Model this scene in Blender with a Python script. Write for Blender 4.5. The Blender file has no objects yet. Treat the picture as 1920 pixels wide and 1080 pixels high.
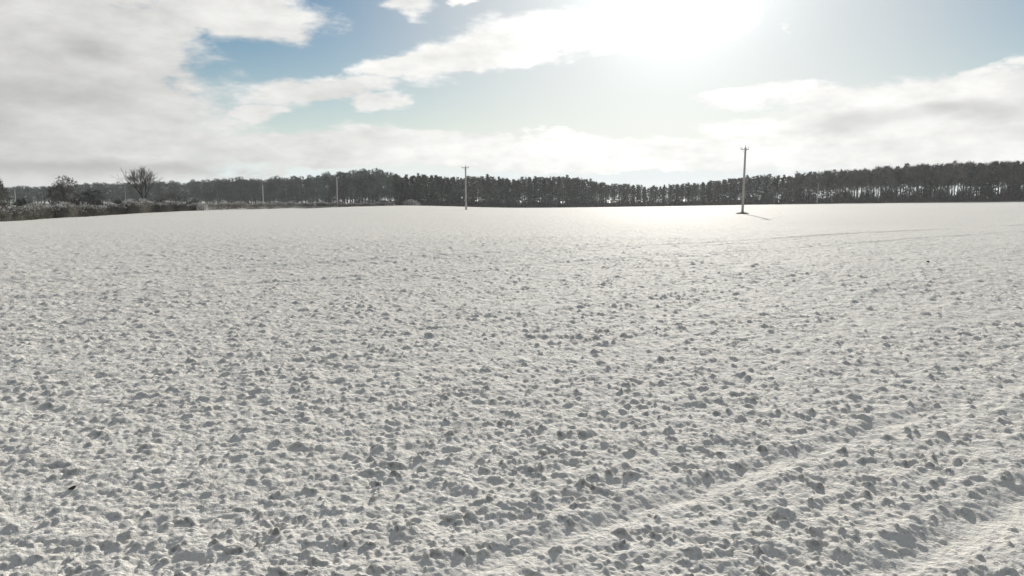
import bpy, math, random
import numpy as np
from mathutils import Vector, Matrix

sc = bpy.context.scene
COL = sc.collection
R = math.radians

# ------------------------------------------------------------------ camera
CAM_H = 2.3
F = 1280.0                      # focal length in pixels of a 1920 wide frame (24 mm)
PITCH = math.atan(172.0 / F)    # camera tips down: the eye level lies above the middle
cam = bpy.data.cameras.new('camera')
cam.sensor_width = 36.0
cam.lens = 24.0
cam.clip_start = 0.05
cam.clip_end = 20000.0
camo = bpy.data.objects.new('camera', cam)
COL.objects.link(camo)
camo.location = (0, 0, CAM_H)
camo.rotation_euler = (math.pi / 2 - PITCH, 0, 0)
sc.camera = camo


def ray(px, py):
    """world direction of a point of the photograph (forward component not normalised)"""
    u, v = (px - 960.0) / F, (540.0 - py) / F
    cp, sp = math.cos(PITCH), math.sin(PITCH)
    return Vector((u, cp + v * sp, -sp + v * cp))


def azel(px, py):
    d = ray(px, py).normalized()
    return math.degrees(math.atan2(d.x, d.y)), math.degrees(math.asin(d.z))


# ------------------------------------------------------------------ sun and exposure
SUN_AZ, SUN_EL = azel(1272, -112)
sun_dir = Vector((math.sin(R(SUN_AZ)) * math.cos(R(SUN_EL)), math.cos(R(SUN_AZ)) * math.cos(R(SUN_EL)), math.sin(R(SUN_EL))))
sl = bpy.data.lights.new('sun', 'SUN')
sl.energy = 5.0
sl.angle = R(0.6)
sl.color = (1.0, 0.955, 0.88)
so = bpy.data.objects.new('sun', sl)
so.rotation_euler = (-sun_dir).to_track_quat('-Z', 'Y').to_euler()
so.location = (0, 0, 60)
COL.objects.link(so)

vs = sc.view_settings
sc.display_settings.display_device = 'sRGB'
vs.view_transform = 'Standard'
vs.look = 'None'
vs.exposure = 0.0
vs.gamma = 1.0
vs.use_curve_mapping = False
cy = sc.cycles
cy.max_bounces = 6
cy.diffuse_bounces = 3
cy.glossy_bounces = 2
cy.transmission_bounces = 2
cy.transparent_max_bounces = 6
cy.caustics_reflective = False
cy.caustics_refractive = False


# ------------------------------------------------------------------ node helper
class N:
    def __init__(self, nt):
        self.nt = nt

    def node(self, t, **kw):
        n = self.nt.nodes.new(t)
        for k, v in kw.items():
            setattr(n, k, v)
        return n

    def put(self, sock, v):
        if hasattr(v, 'is_output') or isinstance(v, bpy.types.NodeSocket):
            self.nt.links.new(v, sock)
        else:
            sock.default_value = v

    def m(self, op, a, b=None, c=None, clamp=False):
        n = self.node('ShaderNodeMath', operation=op, use_clamp=clamp)
        self.put(n.inputs[0], a)
        if b is not None:
            self.put(n.inputs[1], b)
        if c is not None:
            self.put(n.inputs[2], c)
        return n.outputs[0]

    def ss(self, x, lo, hi):
        n = self.node('ShaderNodeMapRange', interpolation_type='SMOOTHSTEP')
        self.put(n.inputs['Value'], x)
        n.inputs['From Min'].default_value = lo
        n.inputs['From Max'].default_value = hi
        return n.outputs['Result']

    def mix(self, f, a, b, blend='MIX'):
        n = self.node('ShaderNodeMix', data_type='RGBA', blend_type=blend)
        n.clamp_result = False
        self.put(n.inputs[0], f)
        self.put(n.inputs[6], a)
        self.put(n.inputs[7], b)
        return n.outputs[2]

    def xyz(self, x, y, z):
        n = self.node('ShaderNodeCombineXYZ')
        for i, v in enumerate((x, y, z)):
            self.put(n.inputs[i], v)
        return n.outputs[0]

    def noise(self, vec, scale, detail=4.0, rough=0.55, lac=2.0):
        n = self.node('ShaderNodeTexNoise')
        self.put(n.inputs['Vector'], vec)
        n.inputs['Scale'].default_value = scale
        n.inputs['Detail'].default_value = detail
        n.inputs['Roughness'].default_value = rough
        n.inputs['Lacunarity'].default_value = lac
        return n


# ------------------------------------------------------------------ world: Nishita sky and clouds
WS = 0.05
w = bpy.data.worlds.new('World')
sc.world = w
w.use_nodes = True
nt = w.node_tree
nt.nodes.clear()
n = N(nt)
sky = n.node('ShaderNodeTexSky', sky_type='NISHITA', sun_disc=False)
sky.sun_elevation = R(SUN_EL)
sky.sun_rotation = R(SUN_AZ)
sky.air_density = 1.0
sky.dust_density = 0.3
sky.ozone_density = 1.2
tc = n.node('ShaderNodeTexCoord')
dirv = tc.outputs['Generated']
sep = n.node('ShaderNodeSeparateXYZ')
n.put(sep.inputs[0], dirv)
dx, dy, dz = sep.outputs
az = n.m('MULTIPLY', n.m('ARCTAN2', dx, dy), 57.29578)
el = n.m('MULTIPLY', n.m('ARCSINE', dz), 57.29578)
# noise lives on the direction sphere, flattened so that low clouds stretch sideways
flat = n.xyz(dx, dy, n.m('MULTIPLY', dz, 2.6))
wn = n.noise(flat, 5.0, 5.0, 0.6)
wsep = n.node('ShaderNodeSeparateColor')
n.put(wsep.inputs[0], wn.outputs['Color'])
azw = n.m('ADD', az, n.m('MULTIPLY', n.m('SUBTRACT', wsep.outputs[0], 0.5), 9.0))
elw = n.m('ADD', el, n.m('MULTIPLY', n.m('SUBTRACT', wsep.outputs[1], 0.5), 4.0))
fb = n.noise(flat, 9.0, 7.0, 0.6).outputs['Fac']
fb2 = n.noise(flat, 2.3, 5.0, 0.55).outputs['Fac']
fine = n.noise(flat, 26.0, 5.0, 0.6).outputs['Fac']
dot = n.node('ShaderNodeVectorMath', operation='DOT_PRODUCT')
n.put(dot.inputs[0], dirv)
dot.inputs[1].default_value = sun_dir
ang = n.m('MULTIPLY', n.m('ARCCOSINE', dot.outputs['Value']), 57.29578)


def blob(px, py, rx, ry, rot=0.0, bias=0.0):
    a, e = azel(px, py)
    ra, re = rx / F * 57.3, ry / F * 57.3
    c, s = math.cos(R(rot)), math.sin(R(rot))
    du, dv = n.m('SUBTRACT', azw, a), n.m('SUBTRACT', elw, e)
    p = n.m('DIVIDE', n.m('ADD', n.m('MULTIPLY', du, c), n.m('MULTIPLY', dv, s)), ra)
    q = n.m('DIVIDE', n.m('SUBTRACT', n.m('MULTIPLY', dv, c), n.m('MULTIPLY', du, s)), re)
    return n.m('SUBTRACT', 1.0 - bias, n.m('SQRT', n.m('ADD', n.m('MULTIPLY', p, p), n.m('MULTIPLY', q, q))))


def union(items):
    out = None
    for it in items:
        b = blob(*it)
        out = b if out is None else n.m('MAXIMUM', out, b)
    return out


CLOUDS = [
    (-60, 200, 400, 170), (190, 105, 170, 115), (80, 275, 380, 75), (255, 205, 105, 95), (300, 40, 80, 40),
    (430, 24, 165, 46, -4), (785, 8, 60, 30), (900, 12, 25, 10),
    (590, 178, 165, 28, 8), (712, 196, 75, 20), (470, 214, 60, 14),
    (640, 274, 480, 30), (1000, 290, 300, 30), (1220, 278, 260, 34),
    (760, 122, 110, 26, 9), (960, 85, 230, 45, 15), (1180, 50, 230, 48, 4),
    (1510, 40, 42, 19, 40, 0.72), (1400, 184, 120, 18), (1530, 182, 90, 22), (1650, 200, 190, 48, 5),
    (1850, 195, 190, 62, 6), (1780, 270, 330, 46), (1500, 275, 240, 55), (2150, 180, 260, 90),
    (-450, 160, 320, 150),
]
body = union(CLOUDS)
# away from the picture the sky goes on with scattered clouds of the same kind
far_mask = n.m('SUBTRACT', n.ss(fb2, 0.40, 0.58), 0.5)
outside = n.m('MAXIMUM', n.ss(n.m('ABSOLUTE', az), 44.0, 58.0), n.ss(el, 24.0, 34.0))
dens = n.m('MAXIMUM', body, n.m('SUBTRACT', far_mask, n.m('MULTIPLY', n.m('SUBTRACT', 1.0, outside), 3.0)))
dens = n.m('ADD', dens, n.m('MULTIPLY', n.m('SUBTRACT', fb, 0.5), 1.35))
dens = n.m('ADD', dens, n.m('MULTIPLY', n.m('SUBTRACT', fine, 0.5), 0.55))
cmr = n.node('ShaderNodeMapRange', interpolation_type='SMOOTHSTEP')
n.put(cmr.inputs['Value'], dens)
cmr.inputs['From Min'].default_value = -0.08
n.put(cmr.inputs['From Max'], n.m('ADD', 0.10, n.m('MULTIPLY', n.ss(fb2, 0.35, 0.65), 0.42)))
cov = cmr.outputs['Result']
# greyer undersides
DARK = [(70, 185, 150, 26), (180, 85, 60, 30), (1790, 215, 110, 20), (250, 312, 380, 18), (1600, 235, 110, 26)]
dk = n.ss(n.m('ADD', union(DARK), n.m('MULTIPLY', n.m('SUBTRACT', fb, 0.5), 0.9)), -0.2, 0.9)
# cloud light falls off away from the sun
near = n.m('POWER', 2.71828, n.m('DIVIDE', ang, -36.0))
cl = n.m('ADD', 0.42, n.m('MULTIPLY', near, 0.84))
cl = n.m('MULTIPLY', cl, n.m('ADD', n.m('ADD', 0.47, n.m('MULTIPLY', fb, 0.86)), n.m('MULTIPLY', fine, 0.24)))
cl = n.m('MULTIPLY', cl, n.m('SUBTRACT', 1.0, n.m('MULTIPLY', dk, 0.24)))
ccol = n.node('ShaderNodeVectorMath', operation='SCALE')
ccol.inputs[0].default_value = (1.0 / WS, 0.995 / WS, 0.972 / WS)
n.put(ccol.inputs['Scale'], cl)
# pale haze low over the horizon
hz = n.m('POWER', 2.71828, n.m('DIVIDE', n.m('MAXIMUM', el, 0.0), -4.5))
hsv = n.node('ShaderNodeHueSaturation')
n.put(hsv.inputs['Saturation'], n.m('ADD', 0.7, n.m('MULTIPLY', n.ss(ang, 9.0, 30.0), 0.95)))
hsv.inputs['Value'].default_value = 1.2
n.put(hsv.inputs['Color'], sky.outputs[0])
base = n.mix(n.m('MINIMUM', n.m('MULTIPLY', hz, 1.5), 0.97), hsv.outputs[0], (0.78 / WS, 0.855 / WS, 0.86 / WS, 1))
veil = n.m('MULTIPLY', n.m('POWER', 2.71828, n.m('MULTIPLY', n.m('POWER', n.m('DIVIDE', ang, 17.0), 2.0), -1.0)), 0.85)
base = n.mix(veil, base, (0.80 / WS, 0.855 / WS, 0.86 / WS, 1))
col = n.mix(cov, base, ccol.outputs[0])
# bright veil of thin cloud round the sun
g1 = n.m('MULTIPLY', n.m('POWER', 2.71828, n.m('MULTIPLY', n.m('POWER', n.m('DIVIDE', ang, 6.5), 2.0), -1.0)), 0.7)
g2 = n.m('MULTIPLY', n.m('POWER', 2.71828, n.m('DIVIDE', ang, -9.0)), 0.1)
gl = n.node('ShaderNodeVectorMath', operation='SCALE')
gl.inputs[0].default_value = (1.0 / WS, 0.99 / WS, 0.97 / WS)
n.put(gl.inputs['Scale'], n.m('ADD', g1, g2))
addg = n.node('ShaderNodeVectorMath', operation='ADD')
n.put(addg.inputs[0], col)
n.put(addg.inputs[1], gl.outputs[0])
bg = n.node('ShaderNodeBackground')
n.put(bg.inputs['Color'], addg.outputs[0])
bg.inputs['Strength'].default_value = WS
wo = n.node('ShaderNodeOutputWorld')
nt.links.new(bg.outputs[0], wo.inputs[0])


# ------------------------------------------------------------------ materials
def mat(name, build):
    m = bpy.data.materials.new(name)
    m.use_nodes = True
    m.node_tree.nodes.clear()
    h = N(m.node_tree)
    bs = h.node('ShaderNodeBsdfPrincipled')
    out = h.node('ShaderNodeOutputMaterial')
    m.node_tree.links.new(bs.outputs[0], out.inputs[0])
    build(h, bs)
    return m


def two_tone(c1, c2, scale, rough=0.9, spec=0.2, stretch=(1, 1, 1), detail=3.0):
    def b(h, bs):
        t = h.node('ShaderNodeTexCoord')
        mp = h.node('ShaderNodeMapping')
        mp.inputs['Scale'].default_value = stretch
        h.put(mp.inputs['Vector'], t.outputs['Object'])
        f = h.noise(mp.outputs[0], scale, detail).outputs['Fac']
        f = h.ss(f, 0.35, 0.65)
        h.put(bs.inputs['Base Color'], h.mix(f, (*c1, 1), (*c2, 1)))
        bs.inputs['Roughness'].default_value = rough
        bs.inputs['Specular IOR Level'].default_value = spec
    return b


def tree_tone(c1, c2, scale, spec=0.15):
    """two tones by noise, and a tint of its own for each tree"""
    def b(h, bs):
        t = h.node('ShaderNodeTexCoord')
        f = h.ss(h.noise(t.outputs['Object'], scale, 2.0).outputs['Fac'], 0.35, 0.65)
        c = h.mix(f, (*c1, 1), (*c2, 1))
        oi = h.node('ShaderNodeObjectInfo')
        hv = h.node('ShaderNodeHueSaturation')
        h.put(hv.inputs['Color'], c)
        geo = h.node('ShaderNodeNewGeometry')
        big = h.noise(geo.outputs['Position'], 0.16, 2.0).outputs['Fac']
        tint = h.m('ADD', 0.62, h.m('MULTIPLY', oi.outputs['Random'], 0.76))
        h.put(hv.inputs['Value'], h.m('MULTIPLY', tint, h.m('ADD', 0.4, h.m('MULTIPLY', h.ss(big, 0.3, 0.7), 1.2))))
        h.put(bs.inputs['Base Color'], hv.outputs[0])
        bs.inputs['Roughness'].default_value = 0.9
        bs.inputs['Specular IOR Level'].default_value = spec
    return b


M = {}
M['bark'] = mat('bark', tree_tone((0.055, 0.05, 0.043), (0.11, 0.10, 0.09), 2.0))
M['twigs'] = mat('bare_twigs', tree_tone((0.085, 0.074, 0.062), (0.145, 0.128, 0.108), 0.8))
M['needles'] = mat('pine_needles', tree_tone((0.035, 0.045, 0.035), (0.06, 0.068, 0.052), 0.7))
M['leaves'] = mat('dull_green_leaves', tree_tone((0.028, 0.056, 0.040), (0.055, 0.088, 0.064), 0.5))
M['hedge'] = mat('hedge_twigs', tree_tone((0.09, 0.084, 0.07), (0.21, 0.20, 0.17), 1.5))
M['frost'] = mat('frosted_twigs', two_tone((0.55, 0.53, 0.50), (0.82, 0.81, 0.79), 1.3))
M['grass'] = mat('dead_grass', two_tone((0.10, 0.085, 0.055), (0.18, 0.155, 0.10), 4.0))
M['pole'] = mat('weathered_pole_wood', two_tone((0.36, 0.345, 0.32), (0.52, 0.50, 0.47), 3.0, 0.85, 0.25, (6, 6, 0.5)))
M['steel'] = mat('dull_galvanised_steel', two_tone((0.16, 0.165, 0.17), (0.24, 0.245, 0.25), 9.0, 0.55, 0.5))
M['porcelain'] = mat('brown_glazed_porcelain', two_tone((0.06, 0.035, 0.025), (0.09, 0.05, 0.035), 12.0, 0.25, 0.5))
M['soil'] = mat('wet_soil', two_tone((0.03, 0.026, 0.022), (0.09, 0.08, 0.068), 30.0, 0.9, 0.2))
M['brush'] = mat('dark_brush', two_tone((0.045, 0.038, 0.03), (0.085, 0.072, 0.058), 0.6))


def snow(h, bs):
    geo = h.node('ShaderNodeNewGeometry')
    pos = geo.outputs['Position']
    at = h.node('ShaderNodeAttribute', attribute_name='bare')
    bare = at.outputs['Fac']
    n1 = h.noise(pos, 26.0, 5.0, 0.65).outputs['Fac']
    n2 = h.noise(pos, 7.0, 4.0, 0.6).outputs['Fac']
    n3 = h.noise(pos, 0.12, 3.0, 0.5).outputs['Fac']
    # thin dusting: soil shows on steep clod sides and in speckles between
    k = h.m('ADD', bare, h.m('MULTIPLY', h.m('SUBTRACT', n1, 0.5), 0.9))
    k = h.m('ADD', k, h.m('MULTIPLY', h.m('SUBTRACT', n2, 0.5), 0.5))
    k = h.m('ADD', k, h.m('MULTIPLY', h.m('SUBTRACT', n3, 0.5), 0.25))
    soilf = h.ss(k, 0.22, 0.80)
    snowc = h.mix(h.ss(n2, 0.3, 0.7), (0.71, 0.68, 0.62, 1), (0.775, 0.752, 0.70, 1))
    soilc = h.mix(h.ss(n1, 0.3, 0.7), (0.15, 0.14, 0.122, 1), (0.26, 0.246, 0.218, 1))
    h.put(bs.inputs['Base Color'], h.mix(h.m('MULTIPLY', soilf, 0.85), snowc, soilc))
    bs.inputs['Roughness'].default_value = 0.75
    bs.inputs['Specular IOR Level'].default_value = 0.03
    bp = h.node('ShaderNodeBump')
    bp.inputs['Strength'].default_value = 0.9
    bp.inputs['Distance'].default_value = 0.03
    h.put(bp.inputs['Height'], h.m('ADD', n1, h.m('MULTIPLY', n2, 1.5)))
    h.put(bs.inputs['Normal'], bp.outputs[0])


M['snow'] = mat('thin_snow_on_soil', snow)

# ------------------------------------------------------------------ terrain
# far edge of the field: picture column, depth of the edge, picture row of its foot
EDGE = [(-1600, 34, 470), (-600, 44, 440), (0, 62, 417), (200, 92, 404), (395, 140, 393), (520, 175, 392), (640, 205, 389),
        (700, 215, 386), (760, 250, 384), (870, 290, 386.5), (950, 300, 390), (1200, 335, 387), (1420, 310, 383),
        (1650, 270, 380), (1920, 240, 377.5), (2400, 205, 374), (3600, 150, 372)]
ET = np.array([(p - 960.0) / F * 1.006 for p, d, y in EDGE])
ED = np.array([d for p, d, y in EDGE], float)
EZ = np.array([CAM_H - d * (y - 368.0) / F for p, d, y in EDGE])
TT = np.linspace(ET[0], ET[-1], 800)
ker = np.hanning(41)
ker /= ker.sum()


def smooth_tab(v):
    a = np.interp(TT, ET, v)
    return np.convolve(np.pad(a, 20, mode='edge'), ker, mode='valid')


TD, TZ = smooth_tab(ED), smooth_tab(EZ)


def zmac(X, Y):
    X, Y = np.asarray(X, float), np.asarray(Y, float)
    t = np.where(Y > 1.0, X / np.maximum(Y, 1.0), X)
    D, Z = np.interp(t, TT, TD), np.interp(t, TT, TZ)
    y0 = np.minimum(60.0, 0.4 * D)
    s = np.clip((Y - y0) / (D - y0), 0, 1)
    s = s * s * (1.6 - 0.6 * s) * 0.6 + 0.4 * s
    # beyond the hedges on the left the land falls away
    dip = np.minimum(np.maximum(Y - D - 3, 0) * 0.012, 3.2) * np.clip((-0.155 - t) / 0.05, 0, 1)
    return Z * s - dip


def ground_at(x, y):
    return float(zmac(x, y))


def place(px, depth):
    """world x for a picture column at a depth"""
    return (px - 960.0) / F * depth * 1.006


def edge(px):
    t = (px - 960.0) / F * 1.006
    return float(np.interp(t, TT, TD))


# --- noise on arrays
def hash2(ix, iy, s):
    a = (ix.astype(np.int64) * 374761393 + iy.astype(np.int64) * 668265263 + s * 2246822519) & 0xFFFFFFFF
    a = ((a ^ (a >> 13)) * 1274126177) & 0xFFFFFFFF
    a = ((a ^ (a >> 16)) * 2654435761) & 0xFFFFFFFF
    return (a ^ (a >> 15)).astype(np.float64) / 4294967296.0


def vnoise(x, y, s):
    ix, iy = np.floor(x), np.floor(y)
    fx, fy = x - ix, y - iy
    fx = fx * fx * (3 - 2 * fx)
    fy = fy * fy * (3 - 2 * fy)
    a, b = hash2(ix, iy, s), hash2(ix + 1, iy, s)
    c, d = hash2(ix, iy + 1, s), hash2(ix + 1, iy + 1, s)
    return (a * (1 - fx) + b * fx) * (1 - fy) + (c * (1 - fx) + d * fx) * fy


def clods(x, y, cell, prob, rmin, rmax, hk, s):
    """rounded lumps, one at most per cell"""
    gx, gy = np.floor(x / cell), np.floor(y / cell)
    out = np.zeros_like(x)
    for i in (-1, 0, 1):
        for j in (-1, 0, 1):
            cx, cy_ = gx + i, gy + j
            on = hash2(cx, cy_, s) < prob
            px = (cx + 0.15 + 0.7 * hash2(cx, cy_, s + 1)) * cell
            py = (cy_ + 0.15 + 0.7 * hash2(cx, cy_, s + 2)) * cell
            r = rmin + (rmax - rmin) * hash2(cx, cy_, s + 3) ** 2
            th = hash2(cx, cy_, s + 4) * 3.1416
            ct, st = np.cos(th), np.sin(th)
            ddx, ddy = x - px, y - py
            e = 0.7 + 0.6 * hash2(cx, cy_, s + 5)
            q = ((ddx * ct + ddy * st) / (r * e)) ** 2 + ((ddy * ct - ddx * st) / (r / e)) ** 2
            b = np.clip(1 - q, 0, 1) ** 0.75 * r * hk * on
            out = np.maximum(out, b)
    return out


ROW = math.atan((2900 - 960) / F)           # the drill rows run off to the right
RU = (math.sin(ROW), math.cos(ROW))


def gp(px, py):
    d = ray(px, py)
    k = -CAM_H / d.z
    return d.x * k, d.y * k


def vof(px, py):
    x, y = gp(px, py)
    return -x * RU[1] + y * RU[0]


TRACKS = [(vof(1480, 865), 0.24, 0.014), (vof(1790, 1010), 0.30, 0.03), (vof(1400, 450), 0.8, 0.045),
          (vof(300, 545), 0.5, 0.03)]


def relief(X, Y, size):
    """small scale height of the cultivated soil; size = mesh spacing there"""
    u = X * RU[0] + Y * RU[1]
    v = -X * RU[1] + Y * RU[0]
    lowest = 0.08 + 0.45 * np.clip((50 - np.hypot(X, Y)) / 25, 0, 1)
    f = lambda wl: np.clip(1.75 - size * 1.7 / wl, lowest, 1)
    wx = u + 0.08 * (vnoise(X / 0.16, Y / 0.16, 5) - 0.5) + 0.06 * (vnoise(X / 0.055, Y / 0.055, 6) - 0.5)
    wv = v + 0.08 * (vnoise(X / 0.16, Y / 0.16, 7) - 0.5) + 0.06 * (vnoise(X / 0.055, Y / 0.055, 8) - 0.5)
    patch = 0.70 + 0.6 * vnoise(u / 2.2, v / 0.9, 11)
    lumps = clods(wx, wv, 0.33, 0.24, 0.04, 0.09, 0.43, 21) * f(0.4)
    lumps = np.maximum(lumps, clods(wx, wv, 0.145, 0.46, 0.024, 0.056, 0.57, 31) * f(0.2) * patch)
    small = clods(wx, wv, 0.074, 0.5, 0.014, 0.031, 0.75, 41) * f(0.085) * patch
    z = lumps * (0.70 + 0.6 * vnoise(X / 0.045, Y / 0.045, 50)) + small * 0.8
    z += 0.028 * (vnoise(u / 0.36, v / 0.27, 51) - 0.5) * f(0.35)
    z += 0.027 * (vnoise(u / 0.14, v / 0.10, 52) - 0.5) * f(0.14) * patch
    z += 0.018 * (vnoise(X / 0.05, Y / 0.05, 53) - 0.5) * f(0.055)
    z += 0.012 * (vnoise(X / 0.024, Y / 0.024, 56) - 0.5) * f(0.03)
    z += 0.02 * (vnoise(u / 3.5, v / 1.3, 54) - 0.5) + 0.14 * (vnoise(X / 11, Y / 11, 55) - 0.5)
    # drill rows
    z += 0.003 * np.cos(6.2832 * (v + 0.12 * vnoise(u / 1.5, v / 1.5, 61)) / 0.52) * f(0.5) * (0.4 + vnoise(u / 3.0, v / 0.8, 62))
    for tv, wd, dp in TRACKS:
        k = np.exp(-(((v - tv + 0.06 * (vnoise(u / 0.8, v * 0, 71) - 0.5)) / (wd * 0.5)) ** 2))
        shoulder = np.exp(-(((np.abs(v - tv) - wd * 0.85) / (wd * 0.35)) ** 2))
        k = k * np.clip(2.2 * vnoise(u / 1.7, v * 0 + tv, 73) - 0.35, 0, 1)
        z = z * (1 - 0.5 * k) - dp * k + 0.45 * dp * shoulder * (0.5 + vnoise(u / 0.4, v / 0.4, 72))
    far = np.clip((np.hypot(X, Y) - 9) / 12, 0, 1) * np.clip((60 - np.hypot(X, Y)) / 25, 0, 1)
    return z * (1 + 0.35 * far)


def build_field():
    # rings: fine where the camera sees them, growing with distance
    rs = [0.25, 0.6, 1.0, 1.4, 1.8, 2.1]
    r = 2.4
    while r < 420:
        rs.append(r)
        r += min(0.00058 * r * r, 0.0032 * r if r < 40 else 0.0055 * r if r < 80 else 0.010 * r) if r > 3.0 else 0.012
    while r < 1250:
        rs.append(r)
        r *= 1.12
    rs = np.array(rs)
    fine_a = np.radians(np.arange(-40.5, 40.5001, 0.115))
    lo = np.radians(np.concatenate([np.arange(-180, -60, 4.0), np.arange(-60, -40.6, 0.8)]))
    hi = np.radians(np.concatenate([np.arange(41.3, 60, 0.8), np.arange(60, 179.9, 4.0)]))
    an = np.concatenate([lo, fine_a, hi])
    step = np.gradient(an)
    Rg, A = np.meshgrid(rs, an, indexing='ij')
    dr = np.gradient(rs)[:, None]
    size = np.maximum(np.minimum(dr, 0.25 * Rg), Rg * step[None, :])
    size = np.maximum(Rg * step[None, :], dr * 0.3)
    X, Y = Rg * np.sin(A), Rg * np.cos(A)
    rel = relief(X.ravel(), Y.ravel(), size.ravel()).reshape(X.shape)
    rel *= np.clip((420 - Rg) / 200, 0, 1)
    Z = rel + zmac(X, Y)
    # steepness decides how much soil stays bare of snow
    gr = np.gradient(rel, axis=0) / np.maximum(dr, 1e-4)
    ga = np.gradient(rel, axis=1) / np.maximum(Rg * step[None, :], 1e-4)
    slope = np.sqrt(gr ** 2 + ga ** 2)
    bare = np.clip(slope * 0.55 - 0.11, 0, 0.65)
    nr, na = X.shape
    co = np.empty((nr * na + 1, 3))
    co[:-1, 0], co[:-1, 1], co[:-1, 2] = X.ravel(), Y.ravel(), Z.ravel()
    co[-1] = (0, 0, 0)
    i = np.arange(nr - 1)[:, None] * na
    j = np.arange(na)[None, :]
    j2 = (j + 1) % na
    quads = np.stack([i + j, i + j2, i + na + j2, i + na + j], -1).reshape(-1, 4)[:, ::-1]
    jj = np.arange(na)
    tris = np.stack([np.full(na, nr * na), (jj + 1) % na, jj], -1)[:, ::-1]
    tris = tris[:, ::-1]
    me = bpy.data.meshes.new('snowy_field')
    me.vertices.add(len(co))
    me.vertices.foreach_set('co', co.ravel().astype(np.float32))
    nl = quads.size + tris.size
    me.loops.add(nl)
    me.loops.foreach_set('vertex_index', np.concatenate([quads.ravel(), tris.ravel()]).astype(np.int32))
    me.polygons.add(len(quads) + len(tris))
    me.polygons.foreach_set('loop_start', np.concatenate([np.arange(len(quads)) * 4, quads.size + np.arange(len(tris)) * 3]).astype(np.int32))
    me.update(calc_edges=True)
    me.polygons.foreach_set('use_smooth', np.ones(len(quads) + len(tris), bool))
    at = me.attributes.new('bare', 'FLOAT', 'POINT')
    at.data.foreach_set('value', np.append(bare.ravel(), 0).astype(np.float32))
    me.materials.append(M['snow'])
    o = bpy.data.objects.new('snowy_field', me)
    o['kind'] = 'structure'
    o['label'] = 'wide cultivated field of rough clods under thin snow'
    COL.objects.link(o)
    print('field verts', len(co))
    return o


build_field()


# ------------------------------------------------------------------ mesh builder
class MB:
    def __init__(self):
        self.v, self.f = [], []

    def tube(self, pts, radii, sides=5, cap=True):
        rings = []
        for k, p in enumerate(pts):
            d = (pts[min(k + 1, len(pts) - 1)] - pts[max(k - 1, 0)]).normalized()
            a = d.orthogonal().normalized()
            b = d.cross(a)
            base = len(self.v)
            for s in range(sides):
                t = 2 * math.pi * s / sides
                self.v.append(p + (a * math.cos(t) + b * math.sin(t)) * radii[k])
            rings.append(base)
        for k in range(len(rings) - 1):
            for s in range(sides):
                s2 = (s + 1) % sides
                self.f.append((rings[k] + s, rings[k] + s2, rings[k + 1] + s2, rings[k + 1] + s))
        if cap:
            self.f.append(tuple(rings[-1] + s for s in range(sides)))
            self.f.append(tuple(rings[0] + s for s in reversed(range(sides))))

    def blade(self, p, d, length, width, rng):
        """one thin twig or needle spray: a slender triangle"""
        d = d.normalized()
        side = d.cross(Vector((rng.uniform(-1, 1), rng.uniform(-1, 1), rng.uniform(-1, 1))))
        if side.length < 1e-4:
            side = d.orthogonal()
        side = side.normalized() * width * 0.5
        b = len(self.v)
        self.v += [p - side, p + side, p + d * length]
        self.f.append((b, b + 1, b + 2))

    def pad(self, p, d, length, width, rng):
        """a small lying flake of frost or snow"""
        d = d.normalized()
        side = Vector((-d.y, d.x, rng.uniform(-.3, .3))).normalized() * width * .5
        b = len(self.v)
        self.v += [p - d * length * .5, p - side, p + d * length * .5, p + side]
        self.f.append((b, b + 1, b + 2, b + 3))

    def box(self, c, sx, sy, sz, rot=None):
        b = len(self.v)
        for x in (-1, 1):
            for y in (-1, 1):
                for z in (-1, 1):
                    p = Vector((x * sx / 2, y * sy / 2, z * sz / 2))
                    if rot is not None:
                        p = rot @ p
                    self.v.append(c + p)
        for q in ((0, 1, 3, 2), (4, 6, 7, 5), (0, 4, 5, 1), (2, 3, 7, 6), (0, 2, 6, 4), (1, 5, 7, 3)):
            self.f.append(tuple(b + k for k in q))

    def mesh(self, name, material, smooth=False):
        me = bpy.data.meshes.new(name)
        me.from_pydata([tuple(p) for p in self.v], [], self.f)
        me.materials.append(material)
        if smooth:
            me.polygons.foreach_set('use_smooth', [True] * len(me.polygons))
        me.update()
        return me


def obj(name, me, parent=None, loc=(0, 0, 0)):
    o = bpy.data.objects.new(name, me)
    COL.objects.link(o)
    o.parent = parent
    o.location = loc
    return o


def thing(name, label, cat, loc=(0, 0, 0), rz=0.0, group=None, scale=(1, 1, 1)):
    o = bpy.data.objects.new(name, None)
    COL.objects.link(o)
    o.empty_display_size = 0.5
    o.location = loc
    o.rotation_euler = (0, 0, rz)
    o.scale = scale
    o['label'] = label
    o['category'] = cat
    if group:
        o['group'] = group
    return o


def rv(rng, up=0.0):
    return Vector((rng.gauss(0, 1), rng.gauss(0, 1), rng.gauss(0, 1) + up))


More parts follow.
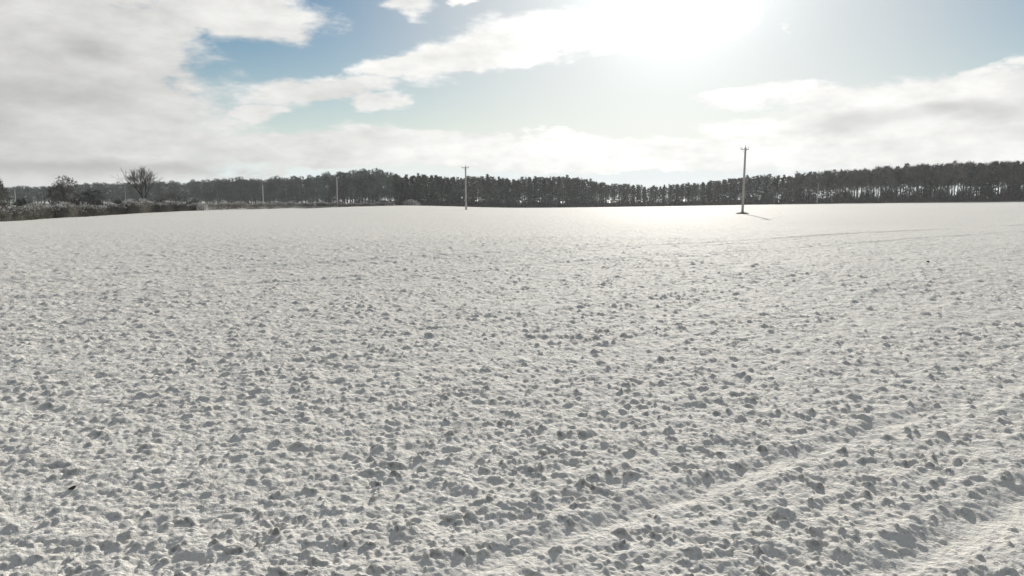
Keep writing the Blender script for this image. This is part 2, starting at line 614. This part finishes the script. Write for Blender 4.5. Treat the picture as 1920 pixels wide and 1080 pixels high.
# ------------------------------------------------------------------ tree kinds (trunk mesh, crown mesh), each about 14 m tall
def make_bare(seed, H=14.0, cb=0.34, spread=2.6, twig=0.9, limbs=24, tw=0.075, dense=10):
    rng = random.Random(seed)
    t, c = MB(), MB()
    pts, lean = [], Vector((rng.uniform(-.5, .5), rng.uniform(-.5, .5), 0))
    for k in range(7):
        s = k / 6
        pts.append(Vector((0, 0, -0.3 + (H * 0.93 + 0.3) * s)) + lean * s + Vector((rng.uniform(-.12, .12), rng.uniform(-.12, .12), 0)) * (k > 0))
    rad = [0.19 * (1 - 0.88 * k / 6) + 0.02 for k in range(7)]
    rad[0] *= 1.25
    t.tube(pts, rad, 6)

    def on_trunk(s):
        x = s * 6
        i = min(int(x), 5)
        return pts[i].lerp(pts[i + 1], x - i)
    for l in range(limbs):
        s = cb + (0.97 - cb) * (l + rng.random()) / limbs
        p = on_trunk(s)
        az_ = rng.uniform(0, 6.2832)
        up = rng.uniform(0.5, 1.3)
        ln = spread * (1.15 - 0.75 * ((s - cb) / (1 - cb)) ** 1.5) * rng.uniform(.7, 1.2)
        d = Vector((math.cos(az_), math.sin(az_), up)).normalized()
        q = p + d * ln * 0.55 + Vector((0, 0, rng.uniform(-.1, .15)))
        e = q + (d + Vector((0, 0, 0.35))).normalized() * ln * 0.5
        c.tube([p, q, e], [0.065, 0.04, 0.015], 3, False)
        for b in range(5):
            f = rng.uniform(0.25, 1.0)
            pp = p.lerp(q, f * 2) if f < .5 else q.lerp(e, f * 2 - 1)
            dd = (d * 0.8 + rv(rng, 0.6) * 0.5).normalized()
            ee = pp + dd * ln * rng.uniform(.25, .5)
            c.tube([pp, ee], [0.025, 0.01], 3, False)
            for k in range(dense):
                c.blade(pp.lerp(ee, rng.uniform(.2, 1)), dd * .6 + rv(rng, .9) * .5, twig * rng.uniform(.6, 1.5), tw, rng)
    return t.mesh('trunk', M['bark'], True), c.mesh('crown', M['twigs'])


def make_pine(seed, H=13.0, cb=0.45, spread=1.7, whorls=11):
    rng = random.Random(seed)
    t, c = MB(), MB()
    pts = [Vector((rng.uniform(-.1, .1) * (k > 0), rng.uniform(-.1, .1) * (k > 0), -0.3 + (H * .97 + .3) * k / 5)) for k in range(6)]
    t.tube(pts, [0.2, 0.165, 0.13, 0.10, 0.06, 0.02], 6)
    for wl in range(whorls):
        s = (wl + rng.random() * .6) / whorls
        z = H * (cb + (1 - cb) * s)
        ln = spread * (1 - s) ** 0.65 * (0.6 + 0.6 * min(1, s * 4)) + 0.25
        for b in range(5):
            a = rng.uniform(0, 6.2832)
            d = Vector((math.cos(a), math.sin(a), rng.uniform(-.1, .55)))
            p = Vector((0, 0, z))
            L = ln * rng.uniform(.6, 1.15)
            e = p + d * L
            c.tube([p, e], [0.04, 0.012], 3, False)
            for k in range(17):
                c.blade(p.lerp(e, rng.uniform(.3, 1.0)) + rv(rng) * .12, d * .5 + rv(rng, .4) * .6, rng.uniform(.35, .75), 0.20, rng)
    for k in range(12):
        c.blade(Vector((0, 0, H * .95)), Vector((rng.uniform(-.5, .5), rng.uniform(-.5, .5), 1)), rng.uniform(.3, .8), .15, rng)
    return t.mesh('trunk', M['bark'], True), c.mesh('crown', M['needles'])


def make_bushy(seed, H=13.0, spread=3.2, nleaf=1500, low=0.12, leaf=0.55, material='leaves'):
    rng = random.Random(seed)
    t, c = MB(), MB()
    t.tube([Vector((0, 0, -.3)), Vector((.1, 0, H * .3)), Vector((0, .1, H * .75))], [.25, .2, .07], 6)
    lobes = []
    for k in range(11):
        s = (k + rng.random()) / 11
        z = H * (low + .1 + (0.82 - low) * s)
        rr = spread * (1.0 - 0.75 * abs(s - .35) ** 1.3) * .6
        a = rng.uniform(0, 6.28)
        ctr = Vector((math.cos(a) * rr * .8, math.sin(a) * rr * .8, z))
        lobes.append((ctr, spread * rng.uniform(.38, .55)))
        c.tube([Vector((0, 0, z * .6)), ctr], [.07, .02], 3, False)
    for k in range(nleaf):
        ctr, r = rng.choice(lobes)
        d = rv(rng, .25).normalized()
        p = ctr + d * r * rng.uniform(.35, 1.0) ** .5
        c.blade(p, d * .5 + rv(rng, .3) * .5, leaf * rng.uniform(.6, 1.4), leaf * .45, rng)
    return t.mesh('trunk', M['bark'], True), c.mesh('crown', M[material])


KINDS = {
    'bare_tree': [make_bare(1, cb=.42), make_bare(2, cb=.46, spread=2.3), make_bare(3, cb=.38, spread=2.9, limbs=28), make_bare(4, cb=.5, spread=2.2), make_bare(5, cb=.36, spread=2.5, limbs=28)],
    'pine_tree': [make_pine(11, cb=.2, whorls=14), make_pine(12, cb=.14, spread=2.3, whorls=15), make_pine(13, cb=.3, spread=1.8, whorls=12), make_pine(14, cb=.1, spread=2.1, whorls=16)],
    'leafy_tree': [make_bushy(21), make_bushy(22, spread=3.6), make_bushy(23, H=13.5, spread=2.7), make_bushy(24, spread=3.0, low=.05)],
}
PROTO_H = {'bare_tree': 14.0, 'pine_tree': 13.0, 'leafy_tree': 13.0}
rng = random.Random(77)


def plant(kind, px, depth, h, label, group, cat, var=None, wide=None, z=None):
    ms = KINDS[kind]
    trunk, crown = ms[rng.randrange(len(ms)) if var is None else var]
    x = place(px, depth)
    k = h / PROTO_H[kind]
    wd = k * (rng.uniform(.85, 1.2) if wide is None else wide)
    o = thing(kind, label, cat, (x, depth, ground_at(x, depth) if z is None else z), rng.uniform(0, 6.28), group, (wd, wd, k))
    obj('trunk', trunk, o)
    obj('crown', crown, o)
    return o


# skyline of the wood in the photograph: column, row of the tree tops
SKYLINE = [(-300, 352), (0, 349), (100, 348), (180, 343), (260, 342), (330, 340), (400, 336), (480, 333), (560, 331), (598, 330), (606, 324), (660, 322),
           (720, 321), (745, 328), (760, 333), (790, 329), (815, 331), (840, 334), (880, 332), (925, 332), (960, 338), (1000, 333), (1060, 332),
           (1095, 336), (1130, 344), (1180, 347), (1205, 351), (1240, 347), (1290, 345), (1330, 341), (1370, 336), (1420, 329), (1470, 329), (1490, 326),
           (1540, 322), (1600, 319), (1640, 314), (1700, 312), (1740, 309), (1790, 305), (1850, 305), (1920, 304), (2200, 296), (2600, 290)]
SX = np.array([a for a, b in SKYLINE], float)
SY = np.array([b for a, b in SKYLINE], float)


def height_for(px, depth, f=1.0):
    top = float(np.interp(px, SX, SY))
    x = place(px, depth)
    g = 368.0 + (CAM_H - ground_at(x, depth)) * F / depth
    return (g - top) * depth / F * f


# right hand wood: tall thin trees with clear stems, four rows
WOODS = [
    # where, columns, kinds with weights, rows (depth behind the edge), spacing px
    ('in the far right end of the wood', 1780, 2080, (('bare_tree', .8), ('pine_tree', .2)), (0, 6, 12, 19, 27), 11),
    ('in the wood halfway between nearest pole and right edge', 1560, 1780, (('bare_tree', .92), ('pine_tree', .08)), (0, 6, 12, 19, 27), 11),
    ('just right of the nearest power pole', 1400, 1560, (('bare_tree', .55), ('pine_tree', .45)), (0, 6, 13, 22), 11),
    ('in the low dip left of the nearest pole', 1180, 1400, (('pine_tree', .6), ('bare_tree', .4)), (0, 7, 13, 19, 26), 11),
    ('in the tree line right of the second pole', 880, 1180, (('pine_tree', .65), ('bare_tree', .35)), (0, 7, 13, 19, 26), 11),
    ('in the tree line left of the second pole', 745, 880, (('pine_tree', .92), ('bare_tree', .08)), (0, 7, 13, 19, 26), 11),
    ('in the domed clump left of the pines', 606, 748, (('leafy_tree', 1.0),), (0, 12, 24), 13),
]
LOOK = {'bare_tree': ('grey brown bare tree', 'bare tree'), 'pine_tree': ('dark green pine', 'pine tree'), 'leafy_tree': ('dull green rounded tree', 'tree')}
MASS = []          # trees of the rows behind, which read as one dark mass


def mass(kind, px, depth, h):
    MASS.append((KINDS[kind][rng.randrange(len(KINDS[kind]))], place(px, depth), depth, ground_at(place(px, depth), depth),
                 h / PROTO_H[kind], rng.uniform(.9, 1.25), rng.uniform(0, 6.28)))


for where, p0, p1, kinds, rows, sp in WOODS:
    planted = {}
    for ri, off in enumerate(rows):
        p = p0 + rng.uniform(0, sp)
        while p < p1:
            kind = rng.choices([a for a, b in kinds], [b for a, b in kinds])[0]
            d = (edge(p) if kind != 'leafy_tree' else 330) + 3 + off + rng.uniform(-2, 2)
            f = rng.uniform(.88, 1.02) if rng.random() < .85 else rng.uniform(.98, 1.07)
            hh = height_for(p, d, f)
            if ri < 2 and p < 1990:
                o = plant(kind, p, d, hh, '', {'bare_tree': 'bare trees ', 'pine_tree': 'pines ', 'leafy_tree': 'rounded trees '}[kind] + where, LOOK[kind][1])
                planted.setdefault(kind, []).append((o, hh, p, ri))
            else:
                mass(kind, p, d, hh)
            p += sp * rng.uniform(.6, 1.35)
    for kind, lst in planted.items():
        base = LOOK[kind][0]
        for o, hh, p, ri in lst:
            o['label'] = ('front row ' if ri == 0 else 'second row ') + base + ' ' + where
        front = [q for q in lst if q[3] == 0]
        if len(front) > 4:
            front.sort(key=lambda q: q[2])
            front[0][0]['label'] = 'leftmost ' + base + ' ' + where
            front[-1][0]['label'] = 'rightmost ' + base + ' ' + where
            hi_ = max(front[1:-1], key=lambda q: q[1])
            lo_ = min(front[1:-1], key=lambda q: q[1])
            hi_[0]['label'] = 'tallest ' + base + ' ' + where
            lo_[0]['label'] = 'shortest ' + base + ' ' + where


M['birch'] = mat('pale_gap_stem', two_tone((0.55, 0.54, 0.51), (0.72, 0.71, 0.68), 2.0))  # added wide pale stem, stands in for a bright sky gap between trees
bt, bc = make_bare(41, cb=.5, spread=1.7, limbs=14, dense=6)
bt.materials[0] = M['birch']
KINDS['pale_stem_tree'] = [(bt, bc)]
PROTO_H['pale_stem_tree'] = 14.0
plant('pale_stem_tree', 1524, edge(1524) - .5, 9.5, 'added pale stem for a sky gap in the wood between nearest pole and right edge', None, 'birch tree', 0, 1.9)


def join_mass(name, items, label):
    """many far trees joined into one object: bark, then crowns"""
    co, fc, mi, mats = [], [], [], []
    nv = 0
    cache = {}
    for ms, x, y, z, k, wd, a in items:
        ca, sa = math.cos(a), math.sin(a)
        for me in ms:
            if me.name not in cache:
                v = np.empty(len(me.vertices) * 3)
                me.vertices.foreach_get('co', v)
                me.calc_loop_triangles()
                t = np.empty(len(me.loop_triangles) * 3, np.int32)
                me.loop_triangles.foreach_get('vertices', t)
                cache[me.name] = (v.reshape(-1, 3), t.reshape(-1, 3), me.materials[0])
            v, t, m = cache[me.name]
            if m not in mats:
                mats.append(m)
            q = np.empty_like(v)
            q[:, 0] = (v[:, 0] * ca - v[:, 1] * sa) * k * wd + x
            q[:, 1] = (v[:, 0] * sa + v[:, 1] * ca) * k * wd + y
            q[:, 2] = v[:, 2] * k + z
            co.append(q)
            fc.append(t + nv)
            mi.append(np.full(len(t), mats.index(m), np.int32))
            nv += len(v)
    co, fc, mi = np.concatenate(co), np.concatenate(fc), np.concatenate(mi)
    me = bpy.data.meshes.new(name)
    me.vertices.add(len(co))
    me.vertices.foreach_set('co', co.ravel().astype(np.float32))
    me.loops.add(fc.size)
    me.loops.foreach_set('vertex_index', fc.ravel())
    me.polygons.add(len(fc))
    me.polygons.foreach_set('loop_start', np.arange(len(fc), dtype=np.int32) * 3)
    for m in mats:
        me.materials.append(m)
    me.polygons.foreach_set('material_index', mi)
    me.update(calc_edges=True)
    o = bpy.data.objects.new(name, me)
    COL.objects.link(o)
    o['kind'] = 'stuff'
    o['label'] = label
    o['category'] = 'wood'
    print(name, len(fc), 'tris')


join_mass('wood', MASS, 'dark mass of trees standing behind the front rows of the wood')
# left: far woods that read as one green grey mass
for where, p0, p1, d0, rows, sp in [
        ('long green grey far wood behind the second hedge', 395, 610, 400, (0, 12, 26), 11),
        ('low dark far wood behind the first hedge', -80, 395, 420, (0, 12, 26), 13)]:
    MASS = []
    for off in rows:
        p = p0 + rng.uniform(0, sp)
        while p < p1:
            d = d0 + off + rng.uniform(-4, 4)
            mass('leafy_tree', p, d, height_for(p, d, rng.uniform(.88, 1.02)))
            p += sp * rng.uniform(.7, 1.3)
    join_mass('far_wood', MASS, where)


# ------------------------------------------------------------------ single trees on the left
def bare_round(seed, H=9.0, spread=3.4):
    rng_ = random.Random(seed)
    t, c = MB(), MB()
    t.tube([Vector((0, 0, -.3)), Vector((.05, 0, H * .12)), Vector((0.05, .05, H * .25))], [.26, .22, .2], 7)

    def grow(p, d, ln, r, lev):
        q = p + d * ln * .5 + rv(rng_) * ln * .05
        e = q + (d + Vector((0, 0, .10))).normalized() * ln * .5
        c.tube([p, q, e], [r, r * .82, r * .66], 4 if lev < 3 else 3, False)
        if lev >= 6:
            for k in range(2):
                c.blade(q.lerp(e, rng_.random()), d + rv(rng_, .3) * .4, ln * rng_.uniform(.8, 1.4), .045, rng_)
            return
        for k in range(2 if rng_.random() < .55 else 3):
            nd = (d + rv(rng_, .15) * (.36 if lev < 3 else .3)).normalized()
            grow(q.lerp(e, rng_.uniform(.4, 1)), nd, ln * rng_.uniform(.72, .92), max(r * .66, .018), lev + 1)
    for k in range(7):
        a = k * 0.8976 + rng_.uniform(-.35, .35)
        sp_ = rng_.uniform(.15, .55)
        grow(Vector((0, 0, H * rng_.uniform(.16, .25))), Vector((math.cos(a) * sp_, math.sin(a) * sp_, 1)).normalized(), H * .20, .11, 1)
    return t.mesh('trunk', M['bark'], True), c.mesh('crown', M['twigs'])


def lone(name, meshes, px, depth, h, base, label, cat, wide=1.0):
    x = place(px, depth)
    k = h / base
    o = thing(name, label, cat, (x, depth, ground_at(x, depth)), 0.6, None, (k * wide, k * wide, k))
    obj('trunk', meshes[0], o)
    obj('crown', meshes[1], o)


lone('bare_tree', bare_round(5), 279, 130, 8.7, 9.0, 'lone bare fan shaped tree standing behind the snowy hedge', 'bare tree')
lone('leafy_tree', make_bushy(31, 6.5, 3.2, 3000, .02, .36, 'hedge'), 131, 105, 5.2, 6.5, 'broad dark bushy tree with dense crown rising behind the left hedge', 'tree')
lone('leafy_tree', make_bushy(32, 6.5, 3.0, 2400, .02, .36, 'hedge'), -8, 88, 5.2, 6.5, 'dark bush like tree cut off by the left edge of the picture', 'tree')
lone('leafy_tree', make_bushy(33, 5.0, 2.6, 1500, .02, .36, 'hedge'), 182, 118, 3.6, 5.0, 'lower dark bush just right of the broad bushy tree', 'bush', 1.5)
lone('leafy_tree', make_bushy(34, 5.0, 2.6, 1500, .02, .36, 'hedge'), 330, 150, 3.3, 5.0, 'low brown thicket right of the lone bare tree', 'bush', 2.2)


# ------------------------------------------------------------------ hedges
def hedge_meshes(seed, length, h, wdt, twigs):
    """twiggy body along x from 0 to length, with the frosted upper twigs as a part of its own"""
    r = random.Random(seed)
    body_, top = MB(), MB()
    ph = [r.uniform(0, 6.28) for _ in range(4)]
    for k in range(max(4, int(length * 1.6))):
        x = r.uniform(.1, length - .1)
        y = r.uniform(-.25, .25) * wdt
        body_.tube([Vector((x, y, -.1)), Vector((x + r.uniform(-.2, .2), y, h * .45)), Vector((x + r.uniform(-.4, .4), y + r.uniform(-.2, .2), h * .85))], [.035, .025, .01], 3, False)

    def prof(x):
        e = min(1, (x + .25) / .9, (length - x + .25) / .9)
        return h * (.80 + .13 * math.sin(x * .8 + ph[0]) + .09 * math.sin(x * 2.3 + ph[1]) + .05 * math.sin(x * 5.1 + ph[2])) * max(.45, e) ** .4
    for k in range(twigs):
        x = r.uniform(0, length)
        H = prof(x)
        a = r.uniform(0, math.pi)
        q = r.uniform(.25, 1) ** .5
        y = math.cos(a) * wdt * .5 * q
        z = -.05 + H * (.02 + .9 * r.random()) * (1 - .25 * (abs(y) / wdt * 2) ** 2)
        d = Vector((r.gauss(0, .6), y * 1.2 / wdt + r.gauss(0, .4), .6 + r.gauss(0, .5)))
        tgt = top if z > H * r.uniform(.57, .86) else body_
        if tgt is top and r.random() < .55:
            d = Vector((r.gauss(0, 1), r.gauss(0, .8), r.gauss(0, .25)))
            top.pad(Vector((x, y, z + .05)), d, r.uniform(.16, .34), r.uniform(.10, .2), r)
            continue
        tgt.blade(Vector((x, y, z)), d, r.uniform(.16, .38), r.uniform(.05, .11), r)
    return body_.mesh('twigs', M['hedge']), top.mesh('frosted_top', M['frost'])


H1 = [  # first hedge, one entry per section seen in the photograph: picture columns, height, label
    (-330, 24, 2.05, 'nearest snow dusted hedge section at the left edge of the picture'),
    (27, 152, 2.0, 'long level snow topped hedge section below the broad bushy tree'),
    (157, 206, 1.8, 'dark hedge section starting with a gap right of the long level section'),
    (209, 238, 1.95, 'short hedge section between the two narrow snowy gaps'),
    (243, 286, 2.6, 'tall pale frosted hedge section in front of the lone bare tree'),
    (288, 350, 2.25, 'frosted hedge section just right of the lone bare tree'),
    (352, 392, 1.7, 'far end section of the first hedge beside the field corner'),
]


def foot(px):
    d = edge(px) * 1.0
    x = place(px, d)
    return Vector((x, d, ground_at(x, d)))


def hedge(p0, p1, h, label, seed, group, dens=520, wdt=1.7):
    a, b = foot(p0), foot(p1)
    dv = b - a
    ln = Vector((dv.x, dv.y, 0)).length
    mb, mt = hedge_meshes(seed, ln, h, wdt, int(dens * ln))
    o = thing('hedge', label, 'hedge', a, math.atan2(dv.y, dv.x), group)
    obj('twigs', mb, o)
    obj('frosted_top', mt, o)


for k, (p0, p1, h, lab) in enumerate(H1):
    hedge(p0, p1, h, lab, 300 + k, 'sections of the first hedge on the left')
H2 = [(397, 470, 2.0, 'left section of the low second hedge beyond the field corner'),
      (471, 560, 2.1, 'middle section of the low second hedge by the thin fourth pole'),
      (561, 640, 2.2, 'section of the low second hedge ending at the third pole'),
      (641, 742, 1.6, 'thin right section of the second hedge below the domed clump')]
for k, (p0, p1, h, lab) in enumerate(H2):
    hedge(p0, p1, h, lab, 400 + k, 'sections of the second hedge', 220, 2.0)


def frost_bush(px, depth, h, wdt, label, seed):
    r = random.Random(seed)
    st, cr = MB(), MB()
    for k in range(9):
        a = r.uniform(0, 6.28)
        st.tube([Vector((math.cos(a) * .2, math.sin(a) * .2, -.1)), Vector((math.cos(a) * wdt * .3, math.sin(a) * .5, h * .75))], [.04, .015], 3, False)
    for k in range(900):
        d = rv(r, .5).normalized()
        d.z = abs(d.z)
        q = r.uniform(.4, 1) ** .5
        cr.blade(Vector((d.x * wdt * .5 * q, d.y * wdt * .4 * q, d.z * h * .85 * q)), d + rv(r, .4) * .4, r.uniform(.2, .45), .07, r)
    x = place(px, depth)
    o = thing('frosted_bush', label, 'bush', (x, depth, ground_at(x, depth)), 0, None)
    obj('stems', st.mesh('stems', M['bark']), o)
    obj('crown', cr.mesh('crown', M['frost']), o)


frost_bush(772, edge(772) - 6, 2.6, 7.5, 'low pale frosted bush at the foot of the left end of the pines', 61)
frost_bush(386, edge(386) - 4, 1.7, 2.4, 'small frosted bush at the end of the first hedge', 62)
# thin pale gate post at the field corner
gp_mb = MB()
gp_mb.tube([Vector((0, 0, -.3)), Vector((0, 0, 1.15)), Vector((0, 0, 1.25))], [.11, .10, .06], 8)
gx, gd = place(397, edge(397) - 6), edge(397) - 6
gpo = obj('gate_post', gp_mb.mesh('gate_post', M['pole'], True), None, (gx, gd, ground_at(gx, gd)))
gpo['label'] = 'short pale wooden post at the end of the first hedge'
gpo['category'] = 'post'


# undergrowth along the foot of the wood
def undergrowth(name, p0, p1, off, h, count, label, seed, material='brush', depth=None, most=.95):
    r = random.Random(seed)
    mb = MB()
    for k in range(count):
        p = r.uniform(p0, p1)
        d = (edge(p) if depth is None else depth) + off + r.gauss(0, 2.2)
        x = place(p, d)
        z = ground_at(x, d)
        hh = h * (.4 + .8 * (.5 + .5 * math.sin(p * .11 + 2 * math.sin(p * .031)))) * r.uniform(.5, 1.1)
        mb.blade(Vector((x, d, z - .05 + hh * r.uniform(0, .6))), Vector((r.gauss(0, .45), r.gauss(0, .45), 1)), min(hh * .6, most), r.uniform(.12, .3), r)
    o = obj(name, mb.mesh(name, M[material]))
    o['kind'] = 'stuff'
    o['label'] = label
    o['category'] = 'undergrowth'


undergrowth('undergrowth', 745, 1420, 1, 2.6, 13000, 'dark brush along the foot of the pines', 501)
undergrowth('undergrowth', 1420, 2080, 1, 1.7, 13000, 'low dark brush along the foot of the right hand wood', 504)
undergrowth('undergrowth', -80, 610, 1, 6.5, 14000, 'dark thicket filling the foot of the far woods on the left', 505, 'leaves', 385)
undergrowth('undergrowth', 750, 1420, 12, 6.5, 26000, 'taller dark brush inside the middle of the wood', 502)


# ------------------------------------------------------------------ power poles
def pole_meshes():
    t = MB()
    t.tube([Vector((0, 0, -.5)), Vector((0, 0, 1.5)), Vector((0, 0, 5)), Vector((0, 0, 8.9)), Vector((0, 0, 9.0))], [.175, .17, .15, .125, .09], 10)
    arm = MB()
    arm.box(Vector((0, .17, 8.72)), 1.35, .09, .10)
    br = MB()
    for s in (-1, 1):
        br.tube([Vector((s * .45, .17, 8.68)), Vector((s * .05, .16, 8.25))], [.014, .014], 5)
    ins = MB()
    ins.tube([Vector((0, 0, 0)), Vector((0, 0, .10)), Vector((0, 0, .12)), Vector((0, 0, .17)), Vector((0, 0, .19)), Vector((0, 0, .26))], [.015, .015, .05, .045, .055, .02], 8)
    return t.mesh('shaft', M['pole'], True), arm.mesh('crossarm', M['steel']), br.mesh('brace', M['steel']), ins.mesh('insulator', M['porcelain'], True)


PM = pole_meshes()
POLES = [  # column of the foot, depth, height, label
    (1387, 94, 9.0, 'tallest and nearest wooden power pole with crossarm, standing in a grass tuft'),
    (875, 144, 9.0, 'second wooden power pole, in front of the middle of the dark tree line'),
    (637, 203, 8.8, 'third wooden power pole, in front of the domed clump of trees'),
    (500, 262, 8.4, 'small thin power pole behind the low second hedge'),
    (246, 330, 10.2, 'faintest most distant power pole, just left of the lone bare tree'),
    (42, 330, 8.6, 'small pale power pole behind the hedge near the left edge'),
]
for k, (px, d, h, lab) in enumerate(POLES):
    x = place(px, d)
    o = thing('power_pole', lab, 'power pole', (x, d, ground_at(x, d)), math.atan2(41.5, 52) * .6, 'power poles crossing the field', (1, 1.15, 1.15, 1.15, .5, 1.1)[k:k + 1] * 2 + (h / 9.0,))
    o.rotation_euler.x, o.rotation_euler.y = (0.0, 0.006, -0.008, 0.01, 0.004, -0.012)[k], (0.004, -0.007, 0.012, 0.008, 0, 0.01)[k]
    obj('shaft', PM[0], o)
    obj('crossarm', PM[1], o)
    obj('brace', PM[2], o)
    for s, zz in ((-.62, 8.77), (.62, 8.77)):
        obj('insulator', PM[3], o, (s, .17, zz))
    obj('insulator', PM[3], o, (0, 0, 8.99))

# grass tuft left unploughed round the foot of the nearest pole
r = random.Random(9)
tf = MB()
for k in range(1500):
    a, q = r.uniform(0, 6.28), math.sqrt(r.random())
    p = Vector((math.cos(a) * q * .85, math.sin(a) * q * .6, -.05))
    tf.blade(p, Vector((r.gauss(0, .55), r.gauss(0, .55), 1)), r.uniform(.2, .5) * (1.15 - .6 * q), .03, r)
tx = place(1387, 94)
to = obj('grass_tuft', tf.mesh('grass_tuft', M['grass']), None, (tx, 94, ground_at(tx, 94)))
to['label'] = 'dark tuft of dead grass round the foot of the nearest power pole'
to['category'] = 'grass tuft'


# two dark bare clods that stand out of the snow
def clod(px, py, size, label, seed, stretch=(1, 1, 1)):
    import bmesh
    bm = bmesh.new()
    bmesh.ops.create_icosphere(bm, subdivisions=3, radius=1.0)
    r_ = random.Random(seed)
    off = [rv(r_).normalized() for _ in range(9)]
    for v in bm.verts:
        k = 1 + sum(.12 * max(0, v.co.dot(o_) - .55) * (1 if i % 2 else -1.4) for i, o_ in enumerate(off))
        v.co = Vector((v.co.x * stretch[0], v.co.y * stretch[1], v.co.z * stretch[2])) * k * size
    me = bpy.data.meshes.new('soil_clod')
    bm.to_mesh(me)
    bm.free()
    me.materials.append(M['soil'])
    x, y = gp(px, py)
    z = float(relief(np.array([x]), np.array([y]), np.array([.01]))[0]) + ground_at(x, y)
    o = obj('soil_clod', me, None, (x, y, z + size * .25))
    o.rotation_euler = (0, -.5, .3)
    o['label'] = label
    o['category'] = 'clod'


clod(136, 928, .016, 'small black clod of bare soil in the lower left foreground snow', 3, (2.1, .8, .9))
clod(1739, 494, .075, 'dark bare clod standing alone in the snow far to the right', 4, (1.2, .9, .8))
undergrowth('undergrowth', 600, 760, 0, 4.5, 4000, 'dark brush under the domed clump', 503, 'leaves', 322)


# ------------------------------------------------------------------ thin winter haze
hb = MB()
hb.box(Vector((0, 0, 8.5)), 2600, 2600, 43)
hm = bpy.data.materials.new('thin_haze')
hm.use_nodes = True
hm.node_tree.nodes.clear()
pv = hm.node_tree.nodes.new('ShaderNodeVolumePrincipled')
pv.inputs['Color'].default_value = (0.92, 0.95, 0.98, 1)
pv.inputs['Density'].default_value = 0.00022
pv.inputs['Anisotropy'].default_value = 0.3
ho = hm.node_tree.nodes.new('ShaderNodeOutputMaterial')
hm.node_tree.links.new(pv.outputs[0], ho.inputs['Volume'])
hz_o = obj('haze', hb.mesh('haze', hm))
hz_o['kind'] = 'stuff'
hz_o['label'] = 'thin pale winter haze over the field'
undergrowth('undergrowth', 1420, 2080, 12, 7.5, 11000, 'thin dark saplings among the stems of the right hand wood', 506, most=3.5)
undergrowth('undergrowth', -80, 398, 14, 2.2, 9000, 'dark scrub rising just behind the first hedge', 507, 'brush')
undergrowth('undergrowth', -80, 398, 34, 2.6, 9000, 'dark scrub further behind the first hedge', 508, 'leaves')
undergrowth('undergrowth', 760, 2080, -3, .7, 7000, 'fringe of dead grass along the edge of the field', 509, 'grass')
